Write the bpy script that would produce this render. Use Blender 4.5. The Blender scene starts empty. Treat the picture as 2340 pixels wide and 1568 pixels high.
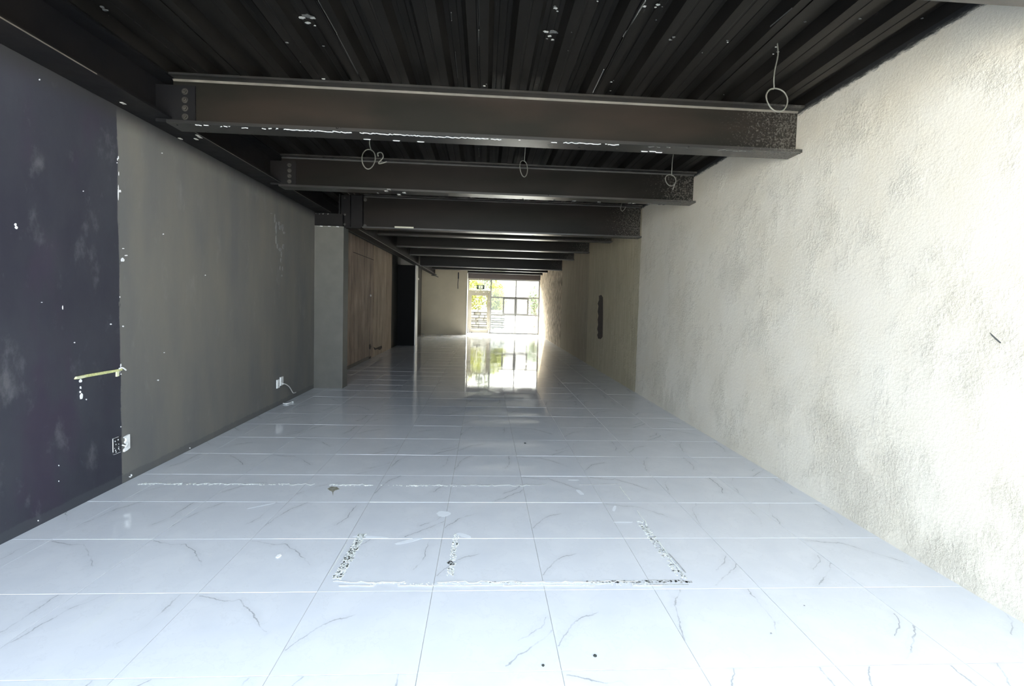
import bpy, bmesh, math, random
from mathutils import Vector, Matrix, noise

sc = bpy.context.scene
COL = sc.collection

# ------------------------------------------------------------------ camera
W, H = 2340, 1568
F_PX, PITCH, YAW, ROLL, CAM_H, CX, CY = 1158.93, -0.05349, 0.06224, 0.02685, 1.5371, 7.8, -28.35
cp, sp, cy_, sy_, cr, sr = (math.cos(PITCH), math.sin(PITCH), math.cos(YAW), math.sin(YAW), math.cos(ROLL), math.sin(ROLL))
FWD = Vector((sy_*cp, cy_*cp, sp)); R0 = Vector((cy_, -sy_, 0)); U0 = R0.cross(FWD)
RGT = R0*cr + U0*sr; UPV = -R0*sr + U0*cr
CAM = Vector((0, 0, CAM_H))
cam_d = bpy.data.cameras.new('camera'); cam = bpy.data.objects.new('camera', cam_d); COL.objects.link(cam)
M = Matrix((RGT, UPV, -FWD)).transposed().to_4x4(); M.translation = CAM
cam.matrix_world = M
cam_d.sensor_width = 36; cam_d.sensor_fit = 'HORIZONTAL'
cam_d.lens = F_PX/W*36
cam_d.shift_x = -CX/W; cam_d.shift_y = CY/W
cam_d.clip_start = 0.05; cam_d.clip_end = 400
sc.camera = cam


def hit(px, py, axis, val):
    """world point where the sight line through photo pixel (px, py) meets the plane axis = val"""
    d = FWD + RGT*((px-W/2-CX)/F_PX) - UPV*((py-H/2-CY)/F_PX)
    t = (val-CAM[axis])/d[axis]
    return CAM + d*t

# ------------------------------------------------------------------ world, sun, exposure
sc.view_settings.view_transform = 'Standard'
sc.view_settings.look = 'None'
sc.view_settings.gamma = 1.0
sc.view_settings.use_curve_mapping = False
sc.view_settings.exposure = 0.0
SKY_FRONT, SKY_HORIZON, SKY_REAR = 14.9, 2.2, 115.0   # sun's side: pale low horizon, high sky brightened to light the rear room; front: open blue sky
world = bpy.data.worlds.new('world'); sc.world = world; world.use_nodes = True
wn = world.node_tree.nodes; wl = world.node_tree.links
bg = wn['Background']
tc_ = wn.new('ShaderNodeTexCoord'); sx_ = wn.new('ShaderNodeSeparateXYZ'); wl.new(tc_.outputs['Generated'], sx_.inputs[0])
mr_ = wn.new('ShaderNodeMapRange'); mr_.interpolation_type = 'SMOOTHSTEP'; wl.new(sx_.outputs[1], mr_.inputs[0]); mr_.inputs[1].default_value = -.3; mr_.inputs[2].default_value = .8
me_ = wn.new('ShaderNodeMapRange'); me_.interpolation_type = 'SMOOTHSTEP'; wl.new(sx_.outputs[2], me_.inputs[0]); me_.inputs[1].default_value = .10; me_.inputs[2].default_value = .55
me_.inputs[3].default_value = SKY_HORIZON; me_.inputs[4].default_value = SKY_REAR
ms_ = wn.new('ShaderNodeMix'); ms_.data_type = 'FLOAT'; wl.new(mr_.outputs[0], ms_.inputs[0]); ms_.inputs[2].default_value = SKY_FRONT; wl.new(me_.outputs[0], ms_.inputs[3])
mc_ = wn.new('ShaderNodeMix'); mc_.data_type = 'RGBA'; wl.new(mr_.outputs[0], mc_.inputs[0]); mc_.inputs[6].default_value = (.74, .865, 1.0, 1); mc_.inputs[7].default_value = (1.0, .97, .90, 1)
wl.new(mc_.outputs[2], bg.inputs['Color']); wl.new(ms_.outputs[0], bg.inputs['Strength'])
sun_d = bpy.data.lights.new('sun', 'SUN'); sun_d.energy = 38.0; sun_d.angle = math.radians(1.0); sun_d.color = (1, 0.95, 0.86)
sun = bpy.data.objects.new('sun', sun_d); COL.objects.link(sun)
sun.rotation_euler = Vector((-.42, 1.0, .95)).to_track_quat('Z', 'Y').to_euler()
sun.location = (0, -8, 12)


def portal(loc, rot, sx, sy):
    d = bpy.data.lights.new('portal', 'AREA'); d.shape = 'RECTANGLE'; d.size = sx; d.size_y = sy
    d.cycles.is_portal = True
    o = bpy.data.objects.new('portal', d); COL.objects.link(o); o.location = loc; o.rotation_euler = rot
FRONT_Y = -1.0
portal((-0.07, FRONT_Y-0.05, 1.6), (math.radians(90), 0, 0), 5.6, 3.2)     # open shopfront behind the camera
portal((0.95, 25.75, 1.4), (math.radians(-90), 0, 0), 3.6, 2.8)             # glazed far end


# ------------------------------------------------------------------ helpers
class MB:
    def __init__(s):
        s.v = []; s.f = []; s.m = []; s.uv = None
    def quad(s, a, b, c, d, m=0):
        n = len(s.v); s.v += [tuple(a), tuple(b), tuple(c), tuple(d)]; s.f.append((n, n+1, n+2, n+3)); s.m.append(m)
    def poly(s, pts, m=0):
        n = len(s.v); s.v += [tuple(p) for p in pts]; s.f.append(tuple(range(n, n+len(pts)))); s.m.append(m)
    def box(s, x0, x1, y0, y1, z0, z1, m=0):
        n = len(s.v)
        s.v += [(x, y, z) for z in (z0, z1) for y in (y0, y1) for x in (x0, x1)]
        for q in ((0, 2, 3, 1), (4, 5, 7, 6), (0, 1, 5, 4), (2, 6, 7, 3), (0, 4, 6, 2), (1, 3, 7, 5)):
            s.f.append(tuple(n+i for i in q)); s.m.append(m)
    def extrude(s, prof, axis, a0, a1, m=0):
        """closed profile (list of 2-tuples) pushed along axis; axis 0: profile is (y,z), axis 1: profile is (x,z), 2: (x,y)"""
        def P(p, a):
            return (a, p[0], p[1]) if axis == 0 else ((p[0], a, p[1]) if axis == 1 else (p[0], p[1], a))
        n = len(s.v); k = len(prof)
        s.v += [P(p, a0) for p in prof] + [P(p, a1) for p in prof]
        for i in range(k):
            j = (i+1) % k
            s.f.append((n+i, n+j, n+k+j, n+k+i)); s.m.append(m)
        s.f.append(tuple(n+i for i in range(k))[::-1]); s.m.append(m)
        s.f.append(tuple(n+k+i for i in range(k))); s.m.append(m)
    def prism(s, pts, nrm, t, m=0):
        """flat outline (world points) given thickness t along nrm"""
        nrm = Vector(nrm)*t; n = len(s.v); k = len(pts)
        s.v += [tuple(Vector(p)) for p in pts] + [tuple(Vector(p)+nrm) for p in pts]
        for i in range(k):
            j = (i+1) % k
            s.f.append((n+i, n+j, n+k+j, n+k+i)); s.m.append(m)
        s.f.append(tuple(n+k+i for i in range(k))); s.m.append(m)
    def tube(s, pts, r, sides=8, m=0, closed=False):
        pts = [Vector(p) for p in pts]; n0 = len(s.v); k = len(pts); ref = None
        for i, p in enumerate(pts):
            t = (pts[min(i+1, k-1)]-pts[max(i-1, 0)])
            if t.length < 1e-9: t = Vector((0, 0, 1))
            t.normalize()
            if ref is None: ref = t.orthogonal().normalized()
            ref = (ref - t*ref.dot(t)); ref = ref.normalized() if ref.length > 1e-6 else t.orthogonal().normalized()
            b = t.cross(ref); rr = r[i] if isinstance(r, (list, tuple)) else r
            for q in range(sides):
                a = 2*math.pi*q/sides; s.v.append(tuple(p+(ref*math.cos(a)+b*math.sin(a))*rr))
        for i in range(k-1):
            for q in range(sides):
                w = (q+1) % sides
                s.f.append((n0+i*sides+q, n0+i*sides+w, n0+(i+1)*sides+w, n0+(i+1)*sides+q)); s.m.append(m)
        s.f.append(tuple(n0+q for q in range(sides))[::-1]); s.m.append(m)
        s.f.append(tuple(n0+(k-1)*sides+q for q in range(sides))); s.m.append(m)
    def build(s, name, mats, parent=None, smooth=False, origin=None):
        me = bpy.data.meshes.new(name)
        o0 = Vector(origin) if origin is not None else Vector((0, 0, 0))
        me.from_pydata([tuple(Vector(v)-o0) for v in s.v], [], s.f)
        mats = mats if isinstance(mats, (list, tuple)) else [mats]
        for m in mats: me.materials.append(m)
        me.polygons.foreach_set('material_index', s.m)
        if smooth: me.polygons.foreach_set('use_smooth', [True]*len(me.polygons))
        bm = bmesh.new(); bm.from_mesh(me); bmesh.ops.recalc_face_normals(bm, faces=bm.faces); bm.to_mesh(me); bm.free()
        me.update()
        o = bpy.data.objects.new(name, me); COL.objects.link(o); o.location = o0
        if parent is not None:
            o.parent = parent; o.location = o0 - parent.location
        return o


def tag(o, label=None, cat=None, group=None, kind=None):
    if label: o['label'] = label
    if cat: o['category'] = cat
    if group: o['group'] = group
    if kind: o['kind'] = kind
    return o


def empty(name, loc, label=None, cat=None, group=None, kind=None):
    o = bpy.data.objects.new(name, None); o.empty_display_size = .1; COL.objects.link(o); o.location = loc
    return tag(o, label, cat, group, kind)


class NT:
    """small wrapper for node materials"""
    def __init__(s, name):
        s.mat = bpy.data.materials.new(name); s.mat.use_nodes = True
        s.n = s.mat.node_tree.nodes; s.l = s.mat.node_tree.links; s.bsdf = s.n['Principled BSDF']; s.out = s.n['Material Output']
    def node(s, t, **kw):
        x = s.n.new(t)
        for k, v in kw.items(): setattr(x, k, v)
        return x
    def put(s, sock, val):
        if isinstance(val, bpy.types.NodeSocket): s.l.new(val, sock)
        elif isinstance(val, (tuple, list)):
            val = tuple(val)
            if sock.type == 'RGBA' and len(val) == 3: val += (1,)
            sock.default_value = val
        else: sock.default_value = val
    def math(s, op, a, b=0.0, c=0.0, clamp=False):
        x = s.node('ShaderNodeMath', operation=op, use_clamp=clamp)
        s.put(x.inputs[0], a); s.put(x.inputs[1], b); s.put(x.inputs[2], c); return x.outputs[0]
    def pos(s):
        if not hasattr(s, '_pos'): s._pos = s.node('ShaderNodeNewGeometry').outputs['Position']
        return s._pos
    def xyz(s, v=None):
        if v is None:
            if not hasattr(s, '_xyz'):
                x = s.node('ShaderNodeSeparateXYZ'); s.l.new(s.pos(), x.inputs[0]); s._xyz = x.outputs
            return s._xyz
        x = s.node('ShaderNodeSeparateXYZ'); s.l.new(v, x.inputs[0]); return x.outputs
    def scale(s, vec):
        x = s.node('ShaderNodeVectorMath', operation='MULTIPLY'); s.l.new(s.pos(), x.inputs[0]); x.inputs[1].default_value = vec; return x.outputs[0]
    def noise(s, vec, sc_, det=4, rough=.55, col=False, dist=0.0):
        x = s.node('ShaderNodeTexNoise'); s.put(x.inputs['Vector'], vec); s.put(x.inputs['Scale'], sc_)
        x.inputs['Detail'].default_value = det; x.inputs['Roughness'].default_value = rough; x.inputs['Distortion'].default_value = dist
        return x.outputs['Color' if col else 'Fac']
    def ramp(s, fac, stops, interp='LINEAR'):
        x = s.node('ShaderNodeValToRGB'); s.put(x.inputs[0], fac); cr_ = x.color_ramp; cr_.interpolation = interp
        while len(cr_.elements) < len(stops): cr_.elements.new(.5)
        for e, (p, c) in zip(cr_.elements, stops):
            e.position = p; c = (c, c, c) if isinstance(c, (int, float)) else c; e.color = tuple(c)+(1,)
        return x.outputs[0]
    def step(s, val, lo, hi):
        x = s.node('ShaderNodeMapRange', interpolation_type='SMOOTHSTEP'); s.put(x.inputs[0], val)
        x.inputs[1].default_value = lo; x.inputs[2].default_value = hi; return x.outputs[0]
    def mix(s, fac, a, b, mode='MIX'):
        x = s.node('ShaderNodeMix', data_type='RGBA', blend_type=mode); s.put(x.inputs[0], fac); s.put(x.inputs[6], a); s.put(x.inputs[7], b); return x.outputs[2]
    def bump(s, h, strength=.3, dist=.01, prev=None):
        x = s.node('ShaderNodeBump'); s.put(x.inputs['Height'], h); x.inputs['Strength'].default_value = strength; x.inputs['Distance'].default_value = dist
        if prev is not None: s.l.new(prev, x.inputs['Normal'])
        return x.outputs[0]
    def fin(s, color=None, rough=None, normal=None, metal=None, spec=None):
        b = s.bsdf
        if color is not None: s.put(b.inputs['Base Color'], color)
        if rough is not None: s.put(b.inputs['Roughness'], rough)
        if normal is not None: s.l.new(normal, b.inputs['Normal'])
        if metal is not None: s.put(b.inputs['Metallic'], metal)
        if spec is not None: s.put(b.inputs['Specular IOR Level'], spec)
        return s.mat


def simple(name, col, rough=.6, var=.08, scale=20, metal=0, spec=None, bump=0.0):
    t = NT(name); n = t.noise(t.pos(), scale)
    c = t.mix(t.ramp(n, [(.3, 0), (.7, 1)]), tuple(x*(1-var) for x in col), tuple(min(1, x*(1+var)) for x in col))
    nm = t.bump(n, bump, .005) if bump else None
    return t.fin(c, rough, nm, metal, spec)

# ------------------------------------------------------------------ materials
# black sprayed steel, brownish where the primer shows through
def black_steel(name, base=(.010, .0095, .008), brown=(.018, .0138, .0112), rough=.36, plaster_x=None, chips=0.0, spec=.22):
    t = NT(name); p = t.pos()
    n1 = t.noise(t.scale((.6, 2, 2.2)), 1.2, 3)
    c = t.mix(t.ramp(n1, [(.38, 0), (.62, 1)]), base, brown)
    n2 = t.noise(p, 9, 5)
    r = t.math('ADD', t.math('MULTIPLY', n2, .14), rough-.07)
    if plaster_x is not None:            # cement splashes thicken towards the plastered wall
        near = t.step(t.xyz()[0], plaster_x-1.0, plaster_x+.02)
        sp_ = t.noise(p, 62, 8, .75)
        m = t.step(t.math('ADD', sp_, t.math('MULTIPLY', near, .17)), .645, .74)
        m = t.math('MULTIPLY', m, t.step(t.xyz()[0], plaster_x-1.1, plaster_x-.55))
        c = t.mix(t.math('MULTIPLY', m, .8), c, (.085, .08, .07)); r = t.math('MAXIMUM', r, t.math('MULTIPLY', m, .8))
    if chips:
        m = t.step(t.noise(p, 21, 5, .75), .735-chips, .76-chips)
        c = t.mix(m, c, (.30, .29, .27))
    nb = t.bump(t.noise(t.scale((1, 6, 6)), 14, 5), .04, .002)
    return t.fin(c, r, nb, spec=spec)

M_STEEL = black_steel('black_beam_paint', plaster_x=2.72, spec=.14)
M_STEEL_SHADED = black_steel('shaded_beam_paint', base=(.006, .0058, .005), brown=(.011, .009, .008), plaster_x=2.72, spec=.10)  # same paint, darkened for the less lit beams behind
M_LIT_LINE = simple('lit_edge_line', (.115, .105, .088), .5, .2, 8)  # pale colour standing for light caught along steel edges
M_LIT_LINE_DIM = simple('dim_lit_edge_line', (.05, .048, .045), .5, .2, 8)  # weaker painted highlight for the other beams
M_STEEL_B = black_steel('black_flange_paint', base=(.014, .014, .014), brown=(.020, .018, .016), rough=.30, plaster_x=2.72, chips=.0, spec=.5)
M_GIRDER = black_steel('black_girder_paint', base=(.008, .008, .009), brown=(.011, .010, .010), rough=.42, spec=.1)
M_CHIP = simple('bare_white_chip', (.40, .39, .36), .8, .2, 90)
M_CHIP_D = simple('dull_grey_chip', (.09, .09, .085), .8, .3, 90)

def deck_mat():
    t = NT('black_deck_paint'); p = t.pos()
    n = t.noise(t.scale((3, .8, 3)), 3, 5)
    c = t.mix(t.ramp(n, [(.35, 0), (.7, 1)]), (.005, .0044, .0037), (.0105, .0092, .0078))
    m = t.step(t.noise(p, 26, 6, .75), .76, .80)
    c = t.mix(m, c, (.11, .105, .095))
    sc_ = t.noise(t.scale((30, 2.5, 1)), 1.5, 5, .7)        # long scratches with the ribs
    c = t.mix(t.math('MULTIPLY', t.step(sc_, .64, .72), .5), c, (.06, .057, .05))
    return t.fin(c, t.math('ADD', t.math('MULTIPLY', n, .2), .38), t.bump(t.noise(p, 30, 4), .1, .002), spec=.16)
M_DECK = deck_mat()

def floor_mat():
    t = NT('polished_marble_tile')
    uvn = t.node('ShaderNodeUVMap', uv_map='tile'); var = t.node('ShaderNodeUVMap', uv_map='pick')
    vx = t.xyz(var.outputs[0]); variant, rnd = vx[0], vx[1]
    # wobble the tile coordinates so that the veins are not straight
    nn = t.node('ShaderNodeTexNoise', noise_dimensions='4D'); t.l.new(uvn.outputs[0], nn.inputs['Vector']); t.put(nn.inputs['W'], rnd)
    nn.inputs['Scale'].default_value = 9; nn.inputs['Detail'].default_value = 5; nn.inputs['Roughness'].default_value = .6
    off = t.node('ShaderNodeVectorMath', operation='SUBTRACT'); t.l.new(nn.outputs['Color'], off.inputs[0]); off.inputs[1].default_value = (.5, .5, .5)
    offs = t.node('ShaderNodeVectorMath', operation='SCALE'); t.l.new(off.outputs[0], offs.inputs[0]); offs.inputs['Scale'].default_value = .085
    add = t.node('ShaderNodeVectorMath', operation='ADD'); t.l.new(uvn.outputs[0], add.inputs[0]); t.l.new(offs.outputs[0], add.inputs[1])
    u = t.xyz(add.outputs[0]); ux, uy = u[0], u[1]
    def seg(a, b):
        (ax, ay), (bx_, by_) = a, b; dx, dy = bx_-ax, by_-ay; L = dx*dx+dy*dy
        px = t.math('SUBTRACT', ux, ax); py = t.math('SUBTRACT', uy, ay)
        h = t.math('MULTIPLY_ADD', px, dx/L, t.math('MULTIPLY', py, dy/L), clamp=True)
        qx = t.math('MULTIPLY_ADD', h, -dx, px); qy = t.math('MULTIPLY_ADD', h, -dy, py)
        return t.math('SQRT', t.math('MULTIPLY_ADD', qx, qx, t.math('MULTIPLY', qy, qy)))
    polys = [
        [[(.01, .26), (.19, .55), (.27, .60), (.42, .67)]],
        [[(.03, .96), (.28, .88), (.39, .89), (.58, .71), (.79, .46)]],
        [[(0, .30), (.10, .76), (.24, .99)], [(.87, .98), (.85, .53), (.78, .36)]],
        [[(.96, .60), (.90, .47), (.72, .32)], [(.60, .05), (.91, .34), (.99, .44)]],
    ]
    tot = None
    for k, chains in enumerate(polys):
        dmin = None
        for ch in chains:
            for a, b in zip(ch, ch[1:]):
                d = seg(a, b); dmin = d if dmin is None else t.math('MINIMUM', dmin, d)
        isk = t.math('COMPARE', variant, k/4+.125, .06)
        line = t.math('SUBTRACT', 1, t.step(dmin, .001, .0085)); halo = t.math('SUBTRACT', 1, t.step(dmin, .0, .09))
        v = t.math('MULTIPLY_ADD', halo, .10, t.math('MULTIPLY', line, .55))
        v = t.math('MULTIPLY', v, isk)
        tot = v if tot is None else t.math('ADD', tot, v)
    n4 = t.node('ShaderNodeTexNoise', noise_dimensions='4D'); t.l.new(uvn.outputs[0], n4.inputs['Vector']); t.put(n4.inputs['W'], t.math('MULTIPLY', rnd, 17))
    n4.inputs['Scale'].default_value = 2.6; n4.inputs['Detail'].default_value = 6; n4.inputs['Roughness'].default_value = .6
    mod = t.step(n4.outputs['Fac'], .40, .60)
    tot = t.math('MULTIPLY', tot, t.math('MULTIPLY_ADD', mod, .9, .1), clamp=True)
    # faint wandering second veins
    rid = t.math('ABSOLUTE', t.math('SUBTRACT', n4.outputs['Fac'], .52))
    faint = t.math('MULTIPLY', t.math('SUBTRACT', 1, t.step(rid, .0, .010)), .06)
    cloud = t.ramp(n4.outputs['Fac'], [(.3, 0), (.7, 1)])
    base = t.mix(cloud, (.66, .68, .72), (.725, .74, .77))
    c = t.mix(t.math('ADD', tot, faint, clamp=True), base, (.20, .205, .22))
    # dust haze and scuffs
    dust = t.noise(t.scale((1, .5, 1)), 2.2, 6, .65)
    rough = t.math('MULTIPLY_ADD', t.step(dust, .42, .75), .11, .045)
    bump_ = t.bump(t.noise(t.scale((1.2, 1, 1)), 3.0, 2), .05, .004)
    t.bsdf.inputs['IOR'].default_value = 1.6
    return t.fin(c, rough, bump_)
M_TILE = floor_mat()
M_GROUT = simple('tile_grout', (.34, .34, .33), .85, .25, 12)

def wall_right_mat():
    t = NT('rough_plaster_right_wall'); p = t.pos(); X = t.xyz(); y, z = X[1], X[2]
    wob = t.math('MULTIPLY', t.math('SUBTRACT', t.noise(p, 3.5, 4), .5), .10)
    yy = t.math('ADD', y, wob)
    lo = t.noise(t.scale((1, 1, .8)), 1.1, 5, .6)
    fine = t.noise(p, 45, 6, .7)
    st = t.noise(t.scale((1, 9, .9)), 1.6, 5, .6)
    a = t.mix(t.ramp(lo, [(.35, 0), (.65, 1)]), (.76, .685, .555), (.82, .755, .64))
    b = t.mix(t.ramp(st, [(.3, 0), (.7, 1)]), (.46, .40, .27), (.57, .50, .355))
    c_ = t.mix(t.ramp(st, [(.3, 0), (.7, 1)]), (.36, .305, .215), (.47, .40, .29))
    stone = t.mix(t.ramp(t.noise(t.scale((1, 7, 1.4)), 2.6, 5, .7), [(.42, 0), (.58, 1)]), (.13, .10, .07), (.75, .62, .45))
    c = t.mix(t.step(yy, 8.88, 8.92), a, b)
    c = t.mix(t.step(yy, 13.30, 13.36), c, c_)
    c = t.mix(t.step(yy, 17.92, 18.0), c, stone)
    # tiny pits
    pit = t.step(t.noise(p, 70, 2, .5), .74, .78)
    patch = t.step(t.noise(p, 2.0, 5, .6), .44, .70)
    c = t.mix(t.math('MULTIPLY', pit, t.math('MULTIPLY_ADD', patch, .45, .1)), c, (.16, .15, .13))
    # black overspray just under the deck and round the beam ends
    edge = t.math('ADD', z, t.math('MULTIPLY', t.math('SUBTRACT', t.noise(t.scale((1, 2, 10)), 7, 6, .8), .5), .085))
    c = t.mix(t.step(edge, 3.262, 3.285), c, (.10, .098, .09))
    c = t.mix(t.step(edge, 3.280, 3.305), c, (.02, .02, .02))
    hgt = t.math('ADD', t.math('MULTIPLY', t.math('MULTIPLY', fine, patch), 1.0), t.math('MULTIPLY', fine, .25))
    rocky = t.math('MULTIPLY', t.step(yy, 17.9, 18.1), t.noise(t.scale((1, 6, 2)), 3, 5, .7))
    nb = t.bump(hgt, 1.0, .013); nb = t.bump(rocky, 1.0, .10, nb)
    nb = t.bump(t.noise(p, 6, 3), .25, .01, nb)
    return t.fin(c, .92, nb, spec=.2)
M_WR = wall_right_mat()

def wall_left_mat():
    t = NT('painted_left_wall'); p = t.pos(); X = t.xyz(); y, z = X[1], X[2]
    wob = t.math('MULTIPLY', t.math('SUBTRACT', t.noise(t.scale((1, .2, 1)), 2.5, 5, .6), .5), .045)
    yy = t.math('ADD', y, wob)
    lo = t.noise(t.scale((1, 1, .55)), 2.0, 6, .6)
    navy = t.mix(t.ramp(lo, [(.35, 0), (.7, 1)]), (.026, .026, .037), (.040, .042, .052))
    blot = t.step(t.noise(t.scale((1, 1, .6)), 4.2, 6, .7), .55, .76)
    pur = t.step(t.noise(t.scale((1, 1.1, .5)), 1.3, 4, .6), .48, .62)
    navy = t.mix(t.math('MULTIPLY', pur, .7), navy, (.036, .028, .046))
    navy = t.mix(t.math('MULTIPLY', blot, .8), navy, (.10, .10, .11))
    g = t.noise(t.scale((1, 2, .5)), 1.6, 5, .55)
    grey = t.mix(t.ramp(g, [(.3, 0), (.7, 1)]), (.118, .118, .115), (.158, .150, .130))
    bl2 = t.step(t.noise(t.scale((1, 1.4, .6)), 3.2, 6, .7), .56, .74)
    grey = t.mix(t.math('MULTIPLY', bl2, .22), grey, (.27, .27, .26))
    c = t.mix(t.step(yy, 4.195, 4.203), navy, grey)
    # darker sprayed paint along the girder and a scuffed dark line low down
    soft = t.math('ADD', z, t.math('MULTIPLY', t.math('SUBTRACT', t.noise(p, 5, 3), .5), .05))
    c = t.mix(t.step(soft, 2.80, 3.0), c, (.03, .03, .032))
    low = t.math('ADD', z, t.math('MULTIPLY', t.noise(t.scale((1, 2, 1)), 5, 5, .7), .05))
    c = t.mix(t.math('MULTIPLY', t.math('SUBTRACT', 1, t.step(low, .085, .10)), .45), c, (.06, .065, .07))
    fleck = t.step(t.noise(p, 16, 4, .6), .775, .79)
    c = t.mix(fleck, c, (.45, .45, .45))
    nb = t.bump(t.noise(p, 12, 6, .6), .25, .004)
    return t.fin(c, t.math('MULTIPLY_ADD', lo, .15, .50), nb, spec=.28)
M_WL = wall_left_mat()

def wall_far_left_mat():
    t = NT('brown_streaked_render'); X = t.xyz(); y, z = X[1], X[2]
    st = t.noise(t.scale((1, 3.2, .7)), 1.3, 8, .7)
    low = t.noise(t.scale((1, .5, .9)), 1.0, 3)
    c = t.mix(t.ramp(st, [(.32, 0), (.68, 1)]), (.16, .105, .078), (.46, .34, .25))
    c = t.mix(t.math('MULTIPLY', t.ramp(low, [(.4, 0), (.65, 1)]), .4), c, (.085, .070, .052))
    c2 = t.mix(t.ramp(st, [(.3, 0), (.65, 1)]), (.22, .16, .105), (.48, .36, .245))
    c = t.mix(t.math('MULTIPLY', t.step(y, 13.66, 13.72), .75), c, c2)
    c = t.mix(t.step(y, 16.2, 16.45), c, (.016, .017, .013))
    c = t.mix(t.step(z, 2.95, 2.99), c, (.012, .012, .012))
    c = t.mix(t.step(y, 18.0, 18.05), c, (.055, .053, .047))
    return t.fin(c, .75, t.bump(st, .3, .01))
M_WFL = wall_far_left_mat()

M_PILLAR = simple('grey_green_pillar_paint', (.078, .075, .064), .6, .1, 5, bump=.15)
M_PILLAR_D = simple('dark_pillar_side', (.045, .05, .048), .6, .1, 5)  # darker colour for the right face
M_BLACK = simple('matt_black_paint', (.005, .005, .005), .7, .1, 6, spec=.15)
M_LIT_SIDE = simple('lit_side_paint', (.72, .72, .70), .35, .06, 6)  # window light on side faces, put into the colour
M_PANEL = simple('beige_board_paint', (.62, .55, .41), .7, .06, 1.3)
M_WHITE = simple('white_plastic', (.82, .82, .80), .4, .04, 40)
M_WHITE_P = simple('white_plaster', (.85, .85, .84), .9, .05, 60)
M_YELLOW = simple('pale_yellow_plastic', (.55, .56, .26), .6, .3, 60)
M_CORD = simple('dusty_grey_cable', (.10, .098, .085), .6, .15, 50)
M_CORD_W = simple('white_cable', (.62, .62, .60), .5, .08, 50)
M_DARKPL = simple('black_plastic', (.02, .02, .024), .4, .1, 50)
M_HOLE = simple('exposed_dark_masonry', (.045, .030, .022), .95, .4, 25, bump=.6)
M_RUST = simple('rust_stain', (.26, .25, .20), .7, .4, 40)
M_GLUE = simple('dried_white_glue', (.74, .76, .72), .85, .08, 120, bump=.5)
M_GLUE_D = simple('dirty_grey_glue', (.36, .36, .35), .9, .3, 120, bump=.5)
M_DUST = simple('white_dust_smear', (.74, .765, .80), .6, .03, 30)
M_CRUMB = simple('dark_crumb', (.03, .035, .03), .9, .3, 90)
M_ALU = simple('white_aluminium_frame', (.17, .17, .16), .4, .06, 30)
M_ALU_D = simple('grey_rubber_gasket', (.08, .08, .08), .5, .1, 30)
M_DOORF = simple('cream_door_frame', (.24, .215, .165), .45, .06, 30)
M_STEELH = simple('brushed_steel', (.55, .55, .54), .3, .05, 50, metal=1)
M_SIGN_D = simple('dark_green_sign', (.006, .022, .012), .5, .1, 50)
M_TERR = simple('sunlit_paving', (.15, .14, .12), .9, .12, 3)
M_LEAF = simple('yellow_green_leaves', (.155, .155, .034), .8, .35, 6, spec=.03)
M_LEAF2 = simple('pale_green_leaves', (.085, .10, .05), .8, .3, 6, spec=.03)
M_BARK = simple('grey_bark', (.22, .18, .13), .9, .3, 20)
M_STONE = simple('pale_stone_course', (.20, .185, .145), .9, .35, 5)
M_CONC = simple('plain_concrete', (.3, .3, .29), .9, .1, 3)

t = NT('exit_sign_glow'); t.n.remove(t.bsdf); em = t.node('ShaderNodeEmission')
em.inputs['Color'].default_value = (.95, 1, .78, 1); em.inputs['Strength'].default_value = 1.0
t.l.new(em.outputs[0], t.out.inputs[0]); M_GLOW = t.mat

t = NT('window_glass'); t.n.remove(t.bsdf)
tr = t.node('ShaderNodeBsdfTransparent'); tr.inputs[0].default_value = (.97, .985, .975, 1)
gl = t.node('ShaderNodeBsdfGlossy'); gl.inputs['Roughness'].default_value = .01
lw_ = t.node('ShaderNodeLayerWeight'); frv = t.math('MULTIPLY_ADD', t.math('POWER', lw_.outputs['Facing'], 5.0), .9, .02)
mx = t.node('ShaderNodeMixShader'); t.l.new(frv, mx.inputs[0]); t.l.new(tr.outputs[0], mx.inputs[1]); t.l.new(gl.outputs[0], mx.inputs[2])
t.l.new(mx.outputs[0], t.out.inputs[0]); M_GLASS = t.mat

# ------------------------------------------------------------------ the room
XR, XL, XL2, YEND, ZT = 2.74, -2.88, -2.95, 25.3, 3.325
rnd = random.Random(4)

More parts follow.
